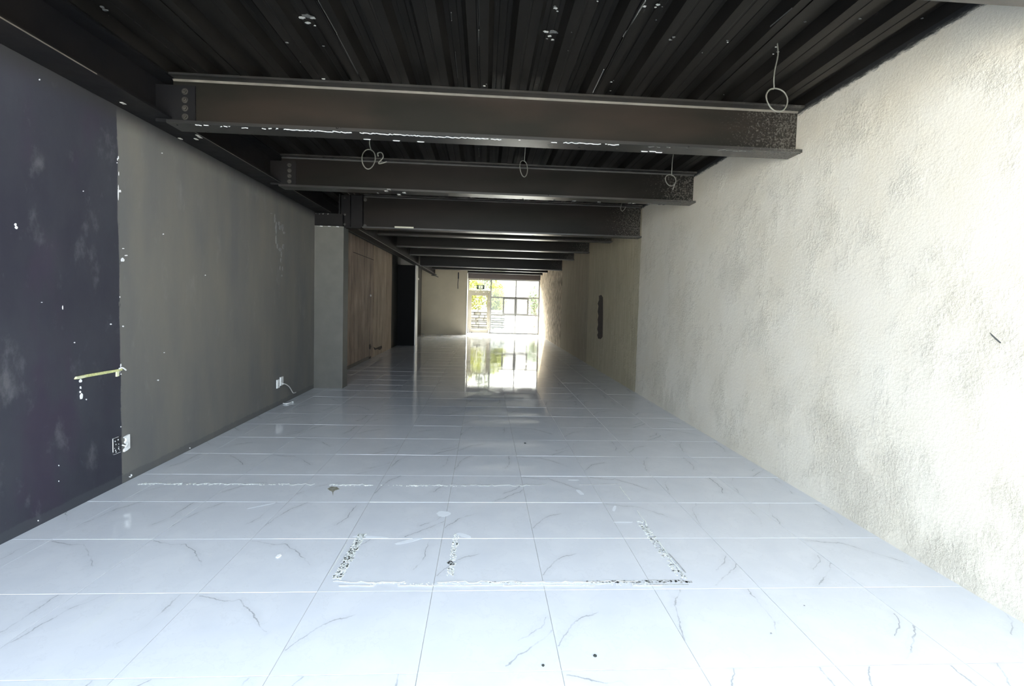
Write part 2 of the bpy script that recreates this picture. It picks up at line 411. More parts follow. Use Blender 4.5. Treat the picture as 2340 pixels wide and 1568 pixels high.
# floor: every tile is a shallow bevelled slab a hair out of level
TX0, TY0, TS = 0.36, 2.036, 0.6
fm = bmesh.new(); uvl = fm.loops.layers.uv.new('tile'); uvp = fm.loops.layers.uv.new('pick')
fixed = {(0, 0): 0, (0, 1): 0, (0, 2): 0, (-2, 0): 0, (-3, 0): 1, (-3, 1): 1, (-4, 0): 2, (-1, 0): 3, (3, 0): 3, (2, 0): 3, (3, 1): 1, (1, 0): 2, (-1, 1): 0, (-2, 1): 2, (1, 1): 3}
for i in range(-6, 5):
    for j in range(-6, 40):
        x0, x1 = TX0+i*TS, TX0+(i+1)*TS; y0, y1 = TY0+j*TS, TY0+(j+1)*TS
        xa, xb = max(x0, -3.0), min(x1, 2.78)
        ya, yb = y0, min(y1, 25.6)
        if xb-xa < .02 or yb-ya < .02 or y0 < FRONT_Y-.7: continue
        g = .0012; bv = .0005; bw = .0008
        tx, ty = rnd.gauss(0, .0007), rnd.gauss(0, .0010); dz = rnd.gauss(0, .0001)
        xm, ym = (xa+xb)/2, (ya+yb)/2
        def vz(x, y): return dz+(x-xm)*tx+(y-ym)*ty
        o = [(xa+g, ya+g), (xb-g, ya+g), (xb-g, yb-g), (xa+g, yb-g)]
        q = [(xa+g+bv, ya+g+bw), (xb-g-bv, ya+g+bw), (xb-g-bv, yb-g-bw), (xa+g+bv, yb-g-bw)]
        vo = [fm.verts.new((x, y, -.0020)) for x, y in o]; vi = [fm.verts.new((x, y, vz(x, y))) for x, y in q]
        k = fixed.get((i, j)); k = rnd.randrange(4) if k is None else k
        pk = (k/4+.125, rnd.random() if (i, j) not in fixed or k != 0 else .5)
        fs = [fm.faces.new(vi)] + [fm.faces.new((vo[a], vo[(a+1) % 4], vi[(a+1) % 4], vi[a])) for a in range(4)]
        for f in fs:
            for lp in f.loops:
                lp[uvl].uv = ((lp.vert.co.x-x0)/TS, (lp.vert.co.y-y0)/TS); lp[uvp].uv = pk
gv = [fm.verts.new(v) for v in ((-3.0, FRONT_Y-.6, -.0016), (2.78, FRONT_Y-.6, -.0016), (2.78, 25.6, -.0016), (-3.0, 25.6, -.0016))]
gf = fm.faces.new(gv); gf.material_index = 1
me = bpy.data.meshes.new('floor'); fm.to_mesh(me); fm.free(); me.materials.append(M_TILE); me.materials.append(M_GROUT)
floor = bpy.data.objects.new('floor', me); COL.objects.link(floor)
tag(floor, 'glossy white marble-look square tiles with thin grey joints', kind='structure')

# glue trails where a partition stood: part of the floor
def blobs(mb, p0, p1, width, n, size, m=0, seed=1, z=.0, jag=.5, flat=.0015):
    r = random.Random(seed); p0 = Vector(p0); p1 = Vector(p1); d = p1-p0; s_ = Vector((-d.y, d.x, 0)).normalized()
    for _ in range(n):
        c = p0+d*r.random()+s_*r.uniform(-width, width)/2; sz = size*r.uniform(.4, 1.3); a0 = r.uniform(0, 6.28); k = 6
        st_ = r.uniform(.3, 1)
        pts = []
        for q in range(k):
            a = 6.283*q/k; rr = sz*r.uniform(1-jag, 1)
            lx, ly = rr*math.cos(a), rr*math.sin(a)*st_
            pts.append((c.x+lx*math.cos(a0)-ly*math.sin(a0), c.y+lx*math.sin(a0)+ly*math.cos(a0), z+.0008))
        mb.prism(pts, (0, 0, 1), flat, m)
def squiggle(mb, p0, p1, amp, wl_, w, m=0, seed=2, gaps=.15, zz=.0028):
    r = random.Random(seed); p0 = Vector(p0); p1 = Vector(p1); d = p1-p0; L = d.length; d.normalize(); s_ = Vector((-d.y, d.x, 0))
    pos = 0; prev = None; run = True; left = r.uniform(.1, .4)
    while pos < L:
        stp = wl_*r.uniform(.3, .8); pos += stp; left -= stp
        c = p0+d*pos+s_*r.uniform(-amp, amp); c.z = zz
        if prev is not None and run: 
            e = (c-prev).normalized(); n_ = Vector((-e.y, e.x, 0))*w*r.uniform(.4, 1.2)/2
            mb.prism([prev-n_, prev+n_, c+n_, c-n_], (0, 0, 1), .0014, m)
        prev = c
        if left < 0: run = (not run) if r.random() < gaps*3 else True; left = r.uniform(.05, .3) if not run else r.uniform(.2, .6)
g = MB(); Z = .001
blobs(g, (-.775, 2.76, 0), (-.765, 3.30, 0), .050, 420, .0085, 0, 11)
blobs(g, (-.770, 2.78, 0), (-.760, 3.30, 0), .055, 70, .008, 1, 12)
g.prism([(-.835, 2.80, Z), (-.831, 2.80, Z), (-.826, 3.16, Z), (-.830, 3.16, Z)], (0, 0, 1), .0012, 0)
blobs(g, (-.155, 2.79, 0), (-.150, 3.30, 0), .035, 190, .008, 0, 13)
blobs(g, (-.175, 2.91, 0), (-.150, 2.93, 0), .045, 40, .010, 1, 14)
squiggle(g, (-.80, 2.725, 0), (1.10, 2.700, 0), .012, .05, .0035, 0, 15, .12)
squiggle(g, (-.79, 2.690, 0), (1.00, 2.668, 0), .003, .09, .005, 0, 16, .4)
blobs(g, (-.60, 2.712, 0), (.95, 2.685, 0), .030, 150, .0065, 0, 17)
blobs(g, (.0, 2.715, 0), (.25, 2.71, 0), .010, 40, .007, 1, 18)
blobs(g, (.60, 2.71, 0), (1.20, 2.705, 0), .022, 150, .010, 1, 19)
g.prism([(.97, 2.718, Z), (1.13, 2.722, Z), (1.13, 2.726, Z), (.97, 2.723, Z)], (0, 0, 1), .001, 1)
g.prism([(.97, 2.675, Z), (1.17, 2.672, Z), (1.17, 2.677, Z), (.97, 2.679, Z)], (0, 0, 1), .001, 1)
blobs(g, (1.160, 2.73, 0), (1.150, 3.45, 0), .05, 120, .008, 1, 20)
blobs(g, (1.160, 2.73, 0), (1.150, 3.50, 0), .05, 150, .010, 0, 21)
squiggle(g, (1.175, 2.74, 0), (1.19, 4.22, 0), .006, .08, .007, 0, 22, .25)
squiggle(g, (1.21, 2.72, 0), (1.19, 2.98, 0), .002, .1, .005, 1, 23, .0)
squiggle(g, (-2.76, 4.20, 0), (.60, 4.19, 0), .020, .05, .0055, 0, 24, .45)
squiggle(g, (-.6, 4.19, 0), (1.20, 4.23, 0), .012, .06, .005, 1, 25, .5)
blobs(g, (-2.78, 4.20, 0), (-1.6, 4.20, 0), .03, 90, .012, 0, 26)
blobs(g, (-1.25, 4.19, 0), (-.1, 4.18, 0), .02, 60, .010, 0, 28)
gl_o = g.build('glue_residue', [M_GLUE, M_GLUE_D], floor); tag(gl_o, 'dried white and grey glue trails tracing a rectangle on the tiles')
g = MB()
for (cx_, cy2, a, b, ang) in ((-.70, 3.26, .12, .014, -.1), (-.45, 3.20, .09, .02, .5), (-.26, 3.62, .05, .05, .7), (-.10, 3.28, .06, .02, -.6), (1.02, 3.72, .06, .012, 1.2), (1.02, 3.48, .07, .012, 0),
                            (-1.60, 3.76, .10, .008, .6), (.82, 4.34, .05, .014, 0), (.30, 2.70, .50, .022, 0), (-1.10, 2.96, .0, .0, 0), (.82, 4.05, .02, .06, .2)):
    if a <= 0: continue
    pts = []
    for q in range(16):
        th = 6.283*q/16; rr = 1+.25*noise.noise(Vector((cx_*7+math.cos(th)*1.5, cy2*5+math.sin(th)*1.5, 1)))
        lx, ly = a*math.cos(th)*rr, b*math.sin(th)*rr
        pts.append((cx_+lx*math.cos(ang)-ly*math.sin(ang), cy2+lx*math.sin(ang)+ly*math.cos(ang), .0012))
    g.prism(pts, (0, 0, 1), .0002)
tag(g.build('dust_smear', [M_DUST], floor), 'pale dust smears on the tiles')
g = MB()
r2 = random.Random(8)
pts = [hit(x, y, 2, .0012) for x, y in ((748, 1117), (757, 1112), (770, 1113), (776, 1118), (766, 1121), (762, 1124), (761, 1134), (759, 1124), (753, 1121))]
g.prism(pts, (0, 0, 1), .0004)
tag(g.build('rust_stain', [M_RUST], floor), 'small brown rust stain')

# ceiling: ribbed steel deck with a slab on it
def deck():
    mb = MB(); per = .322; zl, zh = ZT, ZT+.075
    x = -.155-per*9; prof = []
    while x < XR+.3:
        prof += [(x, zl), (x+.060, zl), (x+.064, zl+.004), (x+.076, zl+.004), (x+.080, zl), (x+.140, zl), (x+.175, zh), (x+.205, zh), (x+.210, zh-.005), (x+.255, zh-.005), (x+.260, zh), (x+.287, zh)]
        x += per
    for (a, b) in zip(prof, prof[1:]):
        if b[0] < -3.05 or a[0] > XR+.1: continue
        mb.quad((a[0], FRONT_Y, a[1]), (b[0], FRONT_Y, b[1]), (b[0], YEND+.3, b[1]), (a[0], YEND+.3, a[1]))
    # folded seams, every third rib
    for k in range(-3, 4):
        sx = -.085+k*.966
        if -2.9 < sx < 2.7: mb.box(sx-.004, sx+.004, FRONT_Y, YEND, zl-.006, zl+.001, 0)
    mb.box(-3.1, XR+.15, FRONT_Y-.3, YEND+.4, ZT+.085, ZT+.30, 2)
    # spots where the black paint has come away
    def spot(px, py, sx, sy, m=1, k=9, seed=1, thick=.004):
        c = hit(px, py, 2, zl); r = random.Random(seed+int(px)); pts = []
        ph = (c.x+.155) % per
        zz = zl-.0005 if ph < .145 else zh-.006
        c = hit(px, py, 2, zz)
        for q in range(k):
            a = 6.283*q/k; rr = r.uniform(.45, 1)
            pts.append((c.x+sx*rr*math.cos(a), c.y+sy*rr*math.sin(a), zz))
        mb.prism(pts, (0, 0, -1), thick, m)
    for px, py, s_, m in ((237, 34, .045, 1), (250, 44, .02, 1), (240, 22, .03, 3), (233, 15, .02, 3), (690, 40, .035, 1), (703, 36, .05, 3), (715, 40, .03, 1), (704, 52, .028, 1), (720, 58, .014, 1), (684, 52, .02, 3),
                       (1248, 72, .03, 1), (1262, 72, .045, 3), (1275, 75, .02, 3), (1256, 82, .022, 1), (1262, 90, .018, 1), (1250, 88, .012, 3),
                       (1270, 18, .022, 1), (1274, 25, .010, 1), (1268, 14, .015, 3), (1473, 14, .018, 1), (1503, 10, .020, 1), (1498, 16, .012, 1), (1513, 15, .008, 3),
                       (1397, 187, .016, 1), (1402, 184, .010, 3), (1395, 207, .014, 3), (656, 97, .018, 3), (740, 180, .022, 1), (744, 185, .014, 1), (800, 183, .010, 1), (635, 134, .008, 1), (686, 141, .006, 3), (740, 105, .015, 3),
                       (1107, 196, .018, 1), (1112, 192, .010, 3), (1227, 192, .010, 3), (794, 50, .012, 3), (1366, 2, .010, 1), (1532, 90, .020, 3), (1540, 84, .020, 3), (1471, 116, .010, 3), (1662, 92, .014, 3), (1663, 96, .008, 1), (1697, 124, .008, 1),
                       (1773, 107, .014, 1), (1778, 118, .016, 1), (1767, 123, .010, 1), (1812, 12, .016, 1), (1808, 18, .010, 3), (1840, 49, .014, 3), (1965, 42, .014, 3), (2011, 35, .008, 3), (2108, 41, .014, 3), (2117, 48, .008, 3), (1654, 216, .010, 3), (1930, 87, .006, 3), (1306, 73, .006, 3), (1298, 115, .006, 3), (1500, 45, .008, 3), (1605, 120, .007, 3), (1910, 116, .014, 3)):
        spot(px, py, s_*.8, s_*.55, m)
    # old scratches along the ribs
    for (a, b, w, m) in (((1475, 3), (1424, 85), .005, 1), ((1380, 160), (1355, 212), .004, 1), ((727, 3), (770, 78), .003, 3), ((770, 80), (818, 170), .004, 3), ((1094, 0), (1095, 60), .003, 3), ((1094, 70), (1094, 105), .003, 1), ((1094, 125), (1095, 165), .004, 1), ((1040, 120), (1046, 180), .003, 3), ((1031, 30), (1032, 48), .004, 3), ((1810, 20), (1760, 62), .002, 3), ((1094, 340), (1095, 358), .006, 1)):
        A = hit(a[0], a[1], 2, zl-.007); B = hit(b[0], b[1], 2, zl-.007)
        mb.prism([(A.x-w/2, A.y, zl-.007), (A.x+w/2, A.y, zl-.007), (B.x+w/2, B.y, zl-.007), (B.x-w/2, B.y, zl-.007)], (0, 0, 1), .007, m)
    return mb.build('ceiling', [M_DECK, M_CHIP, M_CONC, M_CHIP_D])
ceiling = deck(); tag(ceiling, 'black sprayed ribbed steel deck', kind='structure')

# right wall
w = MB(); w.box(XR, XR+.2, FRONT_Y, YEND+.3, -.1, ZT+.2)
def chip_wall(mb, axis, val, pts, nrm, t_, m):
    mb.prism([hit(px, py, axis, val) for px, py in pts], nrm, t_, m)
r3 = random.Random(5)
hole = [(1369, 676), (1374, 674), (1378, 680), (1378, 720), (1377, 770), (1373, 775), (1367, 774), (1365, 766), (1367, 760), (1365, 752), (1367, 742), (1366, 730), (1368, 722), (1366, 712), (1368, 700), (1366, 694), (1369, 686)]
chip_wall(w, 0, XR-.001, hole, (-1, 0, 0), .003, 1)
chip_wall(w, 0, XR-.001, [(2262, 760), (2267, 764), (2278, 774), (2288, 783), (2286, 785), (2275, 776), (2265, 766)], (-1, 0, 0), .002, 2)
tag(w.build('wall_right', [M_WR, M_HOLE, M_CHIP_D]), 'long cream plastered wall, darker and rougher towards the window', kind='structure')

# left wall, front stretch (navy, then grey)
w = MB(); w.box(XL-.3, XL, FRONT_Y, 8.80, -.1, ZT+.2)
def lw(pts, m=1, t_=.002): chip_wall(w, 0, XL+.0005, pts, (1, 0, 0), t_, m)
def lblob(px, py, rx, ry, m=1, seed=0):
    r = random.Random(int(px*7+py)+seed); lw([(px+rx*r.uniform(.6, 1)*math.cos(6.283*q/8), py+ry*r.uniform(.6, 1)*math.sin(6.283*q/8)) for q in range(8)], m)
for px, py, rx, ry in ((35, 513, 3, 4), (37, 520, 4, 5), (184, 871, 4.5, 5), (184, 886, 2.5, 4), (183, 896, 2.5, 3), (186, 906, 4.5, 9), (197, 913, 2, 2), (280, 594, 6, 6), (288, 584, 4, 2), (281, 568, 3, 1.2), (274, 437, 3, 4), (267, 372, 1.2, 1.5),
                       (270, 440, 1.2, 18), (253, 741, 2.5, 2), (281, 746, 2.5, 2), (373, 535, 2, 2), (370, 350, 2, 1.6), (90, 182, 2.5, 2), (190, 437, 1.5, 1.5), (375, 806, 2, 1.2), (361, 869, 2.5, 1.8), (297, 1090, 3, 2), (300, 1086, 2, 3), (434, 1024, 1.8, 1.8), (134, 1064, 1.5, 1.5), (87, 1190, 2, 2), (134, 1100, 1.2, 2), (143, 703, 1.2, 6), (95, 691, 2.5, 1), (469, 629, 1.5, 1.5), (170, 783, 2, 1.5), (276, 836, 2, 5), (276, 855, 2, 2)):
    lblob(px, py, rx, ry)
# pale chips along the paint edge
r = random.Random(77)
for k in range(26):
    py = r.uniform(300, 1095); lblob(268+(py-300)*.0135+r.uniform(-1.5, 2), py, r.uniform(.6, 1.3), r.uniform(1.5, 6), 2 if r.random() < .6 else 1)
# plaster scar, upper right of the grey stretch
for (px, py, rx, ry) in ((628, 500, 2, 12), (631, 520, 2.2, 16), (637, 510, 3, 6), (640, 520, 3, 7), (646, 520, 3, 10), (649, 532, 4, 3), (631, 548, 1.5, 14), (634, 562, 2, 8), (640, 570, 4, 5), (647, 563, 3, 7), (643, 580, 1.5, 8), (642, 594, 2, 6), (640, 612, 1.5, 6), (646, 614, 1.5, 6), (644, 630, 3, 2.5), (620, 488, 4, 1.5)):
    lblob(px, py, rx, ry, 3)
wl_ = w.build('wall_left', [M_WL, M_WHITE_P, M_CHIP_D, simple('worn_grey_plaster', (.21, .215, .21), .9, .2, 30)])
tag(wl_, 'left wall painted navy at the front then slate grey', kind='structure')

# left wall, rear stretch behind the pillars
w = MB(); w.box(XL2-.25, XL2, 8.80, YEND+.3, -.1, ZT+.2)
w.box(XL2, XL2+.010, 13.70, 16.30, .0, 2.97, 0)                                   # board standing slightly proud
w.box(XL2, XL2+.003, 11.6, 13.70, 2.575, 2.59, 1)
chip_wall(w, 0, XL2+.011, [(853, 793), (858, 796), (865, 793), (872, 790), (873, 795), (868, 800), (862, 798), (856, 800)], (1, 0, 0), .004, 1)
chip_wall(w, 0, XL2+.001, [(843, 788), (846, 786), (848, 792), (846, 799), (843, 797)], (1, 0, 0), .004, 1)
chip_wall(w, 0, XL2+.001, [(842, 816), (848, 814), (847, 818), (852, 820), (846, 826), (843, 823)], (1, 0, 0), .004, 1)
chip_wall(w, 0, XL2+.001, [(845.5, 674), (848, 673), (849, 677), (846, 678)], (1, 0, 0), .004, 2)
chip_wall(w, 0, XL2+.001, [(955.5, 636), (957, 635), (957.5, 640), (956, 640)], (1, 0, 0), .004, 2)
w.box(XL2, XL2+.012, 9.3, 13.2, .0, .075, 3)
tag(w.build('wall_left_rear', [M_WFL, M_HOLE, M_WHITE_P, simple('brown_skirting', (.11, .09, .075), .7, .1, 10)]), 'brown streaked rear stretch of the left wall', kind='structure')

# board wall closing off the rear left corner, with the reveal beside the door coloured white as if lit
w = MB(); w.box(XL2, -.83, 24.0, 24.12, -.02, 3.3)
tag(w.build('wall_rear', [M_PANEL]), 'plain beige board wall beside the glazed door', kind='structure')
w = MB(); w.box(-.87, -.828, 24.12, 25.6, -.02, 2.95); w.box(-.845, -.8275, 23.985, 24.12, 0, 2.9)
tag(w.build('trim_1', [M_LIT_SIDE]), 'corner trim coloured white for the window light on it', kind='structure')  # bright window light is painted into this return
w = MB(); w.box(-.83, XR, 25.15, 25.45, 2.72, ZT)
tag(w.build('trim_2', [simple('dark_brown_lintel', (.03, .018, .012), .4, .1, 8)]), 'dark lintel above the glazing', kind='structure')

# pillars
e = empty('pillar', (-2.64, 8.95, 0), 'grey-green square pillar standing against the left wall where the grey paint ends', 'pillar')
m_ = MB(); m_.box(-2.94, -2.40, 8.80, 9.10, 0, 2.755)
m_.v = [(x, y, z) for x, y, z in m_.v]
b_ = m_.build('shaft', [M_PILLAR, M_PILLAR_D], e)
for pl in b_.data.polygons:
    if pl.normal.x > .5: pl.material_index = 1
m_ = MB()
m_.prism([(-2.935, 8.797, .0), (-2.90, 8.797, .0), (-2.92, 8.797, .03), (-2.94, 8.797, .045)], (0, -1, 0), .012)
for q in range(11):
    a_ = -2.93+q*.045; m_.prism([(a_, 8.797, 2.745+.004*math.sin(q*2.1)), (a_+.047, 8.797, 2.743+.004*math.sin(q*1.3)), (a_+.047, 8.797, 2.754), (a_, 8.797, 2.755)], (0, -1, 0), .003, 1 if q % 3 else 0)
tag(m_.build('plaster_edge', [M_WHITE_P, simple('dull_plaster', (.20, .19, .17), .9)], e), 'chipped white plaster at foot and top')
e = empty('pillar', (-2.65, 17.78, 0), 'matt black pillar with a pale right edge, halfway down the left wall', 'pillar')
m_ = MB(); m_.box(-2.95, -2.372, 17.50, 18.05, 0, 2.74); m_.build('shaft', [M_BLACK], e)
m_ = MB(); m_.box(-2.372, -2.345, 17.50, 18.05, 0, 2.74); tag(m_.build('lit_side_face', [M_LIT_SIDE], e), 'right side face coloured pale for the window light on it')  # window-lit side face, its brightness put into the colour

# ------------------------------------------------------------------ steelwork
def hexbolt(name, c, nrm_axis, sgn, parent, r_=.017, mat=None):
    mb = MB(); k = 6
    pr = [(r_*math.cos(math.pi/3*q), r_*math.sin(math.pi/3*q)) for q in range(k)]
    a0, a1 = (c[nrm_axis], c[nrm_axis]+sgn*.016)
    if nrm_axis == 1: mb.extrude([(c[0]+a, c[2]+b) for a, b in pr], 1, a0, a1)
    else: mb.extrude([(c[1]+a, c[2]+b) for a, b in pr], 0, a0, a1)
    if nrm_axis == 1:
        mb.extrude([(c[0]+a*.5, c[2]+b*.5) for a, b in pr], 1, a1, a1+sgn*.012)
        mb.extrude([(c[0]+1.5*r_*math.cos(math.pi/6*q), c[2]+1.5*r_*math.sin(math.pi/6*q)) for q in range(12)], 1, a0, a0+sgn*.004)
    return mb.build(name, [mat or M_BOLT], parent)
M_BOLT = simple('dusty_bolt', (.024, .022, .018), .5, .3, 60, metal=0)

def ibeam(x0, x1, yf, zb, label, group, width=.214, tf=.026, ztop=ZT-.003, copes=True):
    yc = yf+width/2; e = empty('steel_beam', ((x0+x1)/2, yc, zb), label, 'beam', group)
    tw = .012; ch = .014
    m_ = MB(); m_.box(x0, x1, yf, yf+width, zb, zb+tf)
    e_bf = m_
    # web with weld fillets above and below
    zt0 = ztop-.018
    wb = MB()
    wb.extrude([(yc-tw/2-ch, zb+tf), (yc+tw/2+ch, zb+tf), (yc+tw/2, zb+tf+ch), (yc+tw/2, zt0-ch), (yc+tw/2+ch, zt0), (yc-tw/2-ch, zt0), (yc-tw/2, zt0-ch), (yc-tw/2, zb+tf+ch)], 0, x0, x1)
    st_m = M_STEEL if yf < 5 else M_STEEL_SHADED
    wo = wb.build('web', [st_m, M_LIT_LINE if 3 < yf < 5 else M_LIT_LINE_DIM], e)
    for pl in wo.data.polygons:
        if pl.normal.y < -.4 and pl.normal.z < -.4: pl.material_index = 1  # highlight on the upper front fillet, painted in
    tfm = MB(); tfm.box(x0+.02, x1, yf, yf+width, zt0, ztop); tfm.build('top_flange', [M_STEEL_B], e)
    return e, e_bf, yc

GB = 'black cross beams under the deck'
BEAMS = [  # front edge y, bottom z, label
    (1.985, 2.92, 'nearest black cross beam, only its lower edge in the top right corner of the photo'),
    (4.346, 2.92, 'large black cross beam in front with a white chipped line along its lower flange'),
    (6.585, 2.92, 'black cross beam directly behind the large front one, three cable loops hanging before it'),
    (8.87, 2.755, 'deep black cross beam with a short pale strip on it, over the grey-green pillar'),
    (10.95, 2.92, 'shallow black cross beam just behind the deep one over the grey-green pillar'),
    (13.33, 2.92, 'shallow black cross beam, second one behind the deep beam over the grey-green pillar'),
    (15.60, 2.92, 'shallow black cross beam, last one before the deep beam above the black pillar'),
    (18.03, 2.755, 'deep rear black cross beam above the black pillar'),
    (20.15, 2.92, 'black cross beam directly behind the deep rear one'),
    (22.15, 2.92, 'second last black cross beam before the window'),
    (24.15, 2.92, 'last black cross beam, closest to the window lintel')]
beams = []
for k, (yf, zb, lab) in enumerate(BEAMS):
    x0 = -2.60 if k < 3 else (-2.11 if k == 3 else -2.30)
    if k == 10: x0 = -2.9
    e, bf, yc = ibeam(x0 if k != 10 else -2.25, XR-.003, yf, zb, lab, GB)
    mats = [M_STEEL_B, M_WHITE_P if k == 1 else M_CHIP, M_CHIP_D]
    if k == 1:      # flaked white line on the underside and lip
        r = random.Random(31)
        def fx(px): return hit(px, 300+(px-1120)*.0555, 1, yf).x
        prev = None
        segs = [(443, 475, 1, .7), (497, 530, 1, .2), (546, 562, 1, .6), (585, 635, 1, .6), (645, 802, 1, 1), (821, 1000, 1, 1), (1000, 1120, 1, 1.2), (1122, 1150, 1, .7), (1186, 1190, 1, .5), (1252, 1275, 1, .3), (1290, 1375, 1, .9), (1385, 1422, 1, .8), (1480, 1580, 2, .3), (1640, 1850, 2, .4)]
        for a, b, m, dens in segs:
            px = a; prev = None
            while px < b:
                x_ = fx(px); yy = yf+.032+r.uniform(-.016, .016)
                if prev is not None and r.random() < min(1, dens+.15):
                    w_ = r.uniform(.0022, .0065)*min(1.2, .5+dens*.6)
                    P0, P1 = prev, (x_, yy)
                    dx, dy = P1[0]-P0[0], P1[1]-P0[1]; L_ = math.hypot(dx, dy); nx, ny = -dy/L_*w_, dx/L_*w_
                    bf.prism([(P0[0]-nx, P0[1]-ny, zb), (P0[0]+nx, P0[1]+ny, zb), (P1[0]+nx, P1[1]+ny, zb), (P1[0]-nx, P1[1]-ny, zb)], (0, 0, -1), .003, m)
                prev = (x_, yy); px += r.uniform(3, 6)
        for px, dy in ((840, .19), (905, .19), (960, .19), (1500, .17), (1520, .16), (1538, .18)):
            x_ = hit(px, 320, 2, zb).x; bf.prism([(x_-.03, yf+dy, zb), (x_+.03, yf+dy, zb), (x_+.02, yf+dy+.012, zb), (x_-.02, yf+dy+.012, zb)], (0, 0, -1), .003, 1)
    if k in (2, 3):
        r = random.Random(50+k)
        for _ in range(10 if k == 2 else 4):
            x_ = r.uniform(-1.7, 2.4); bf.box(x_-r.uniform(.005, .03), x_+r.uniform(.005, .03), yf+r.uniform(.15, .19), yf+.213, zb-.004, zb, 2)
    if k == 2:
        for px, py in ((889, 433), (883, 437), (912, 445), (924, 441)):
            p = hit(px, py, 2, zb); bf.box(p.x-.02, p.x+.02, p.y-.03, p.y+.03, zb-.004, zb, 1)
    bf.build('bottom_flange', mats, e)
    if k in (1, 2):
        m_ = MB(); m_.box(-2.735, -2.42, yc-.020, yc-.006, zb+.035, ZT-.07); m_.build('end_plate', [M_GIRDER], e)
        for q, z in enumerate((3.205, 3.137, 3.070, 3.002)):
            hexbolt('bolt', (-2.50, yc-.020, z), 1, -1, e)
    if k == 3:
        m_ = MB()
        m_.box(-1.563, -1.244, yf-.006, yf, zb+.020, zb+.044)
        tag(m_.build('pale_strip', [simple('cream_tape', (.60, .58, .46), .6, .1, 30)], e), 'short cream strip stuck on the lower flange')
        m_ = MB(); m_.box(-2.128, -2.112, yf+.004, yf+.2, zb+.02, ZT-.02); m_.build('end_plate', [M_GIRDER], e)
        for z in (3.245, 2.80):
            hexbolt('bolt', (-2.085, yf+.09, z), 1, -1, e, .02)
    beams.append(e)

# longitudinal girders on the left
def girder(xa, xb, y0, y1, zb, label, tf=.016):
    e = empty('steel_girder', ((xa+xb)/2, y0, zb), label, 'girder', None); xc = (xa+xb)/2
    m_ = MB(); m_.box(xa, xb, y0, y1, zb, zb+tf)
    wb = MB(); ch = .012; tw = .010; zt0 = ZT-.02
    wb.extrude([(xc-tw/2-ch, zb+tf), (xc+tw/2+ch, zb+tf), (xc+tw/2, zb+tf+ch), (xc+tw/2, zt0), (xc-tw/2, zt0), (xc-tw/2, zb+tf+ch)], 1, y0, y1)
    wb.build('web', [M_GIRDER], e)
    tp = MB(); tp.box(xa, xb, y0, y1, zt0, ZT-.003); tp.build('top_flange', [M_GIRDER], e)
    return e, m_
M_GIRDER = black_steel('black_girder_paint_b', base=(.008, .008, .009), brown=(.012, .011, .011), rough=.45, spec=.07)
e, m_ = girder(-2.872, -2.605, FRONT_Y, 8.79, 2.98, 'black steel girder running along the top of the navy and grey wall')
for px, py in ((452, 310), (457, 314), (468, 312), (474, 320), (481, 325), (448, 318), (404, 315), (412, 317), (281, 236), (190, 200)):
    p = hit(px, py, 2, 2.979)
    if -2.855 < p.x < -2.62: m_.box(p.x-.012, p.x+.012, p.y-.02, p.y+.02, 2.977, 2.98, 1)
m_.box(-2.6055, -2.6035, FRONT_Y, 3.62, 2.9795, 2.987, 2); m_.box(-2.6055, -2.604, 4.75, 8.78, 2.9795, 2.984, 2)  # pale strips painting the lit inner lip of the flange
m_.build('bottom_flange', [M_GIRDER, M_CHIP, M_LIT_LINE], e)
e, m_ = girder(-2.44, -2.235, 9.12, 23.98, 2.755, 'black steel girder with bright lower edges running above the brown wall')
M_LIT_LIP = simple('lit_lip_edge', (.20, .195, .18), .5, .3, 14)  # lit flange lips painted as pale strips
m_.box(-2.2365, -2.2345, 9.12, 23.98, 2.756, 2.770, 1); m_.box(-2.4405, -2.436, 9.12, 23.98, 2.7535, 2.760, 1)
m_.build('bottom_flange', [M_GIRDER, M_LIT_LIP], e)

# bracket and stub column on top of the grey-green pillar
e = empty('beam_bracket', (-2.5, 8.85, 2.75), 'black steel stub column and bracket on top of the grey-green pillar', 'bracket')
m_ = MB(); m_.box(-2.935, -2.42, 8.80, 8.90, 2.765, 2.965); m_.build('bracket', [M_GIRDER], e)
m_ = MB(); m_.box(-2.50, -2.12, 8.93, 8.945, 2.76, ZT-.02); m_.box(-2.50, -2.48, 8.86, 8.945, 2.97, ZT-.02); m_.box(-2.33, -2.315, 8.86, 8.93, 2.76, ZT-.02); m_.box(-2.42, -2.13, 8.83, 9.0, 2.742, 2.76)
m_.build('stub_column', [M_GIRDER], e)
mc_mat = [M_CHIP, M_CHIP_D]
for (x, z, s_) in ((-2.93, 2.95, .02), (-2.92, 2.92, .018), (-2.90, 2.87, .02), (-2.91, 2.89, .012), (-2.86, 2.955, .014), (-2.80, 2.95, .02), (-2.74, 2.955, .03), (-2.66, 2.955, .03)):
    m_ = MB(); m_.prism([(x+s_*.5*math.cos(q), 8.7995, z+s_*.4*math.sin(q+.4)) for q in (0, 1.1, 2.0, 3.3, 4.2, 5.2)], (0, -1, 0), .006)
    tag(m_.build('mortar_crumb', [mc_mat[0 if x < -2.88 else 1]], e), 'whitish crumb of mortar')
for z, x in ((3.245, -2.40), (2.965, -2.40), (2.80, -2.40)):
    hexbolt('bolt', (x, 8.86, z), 1, -1, e, .013)

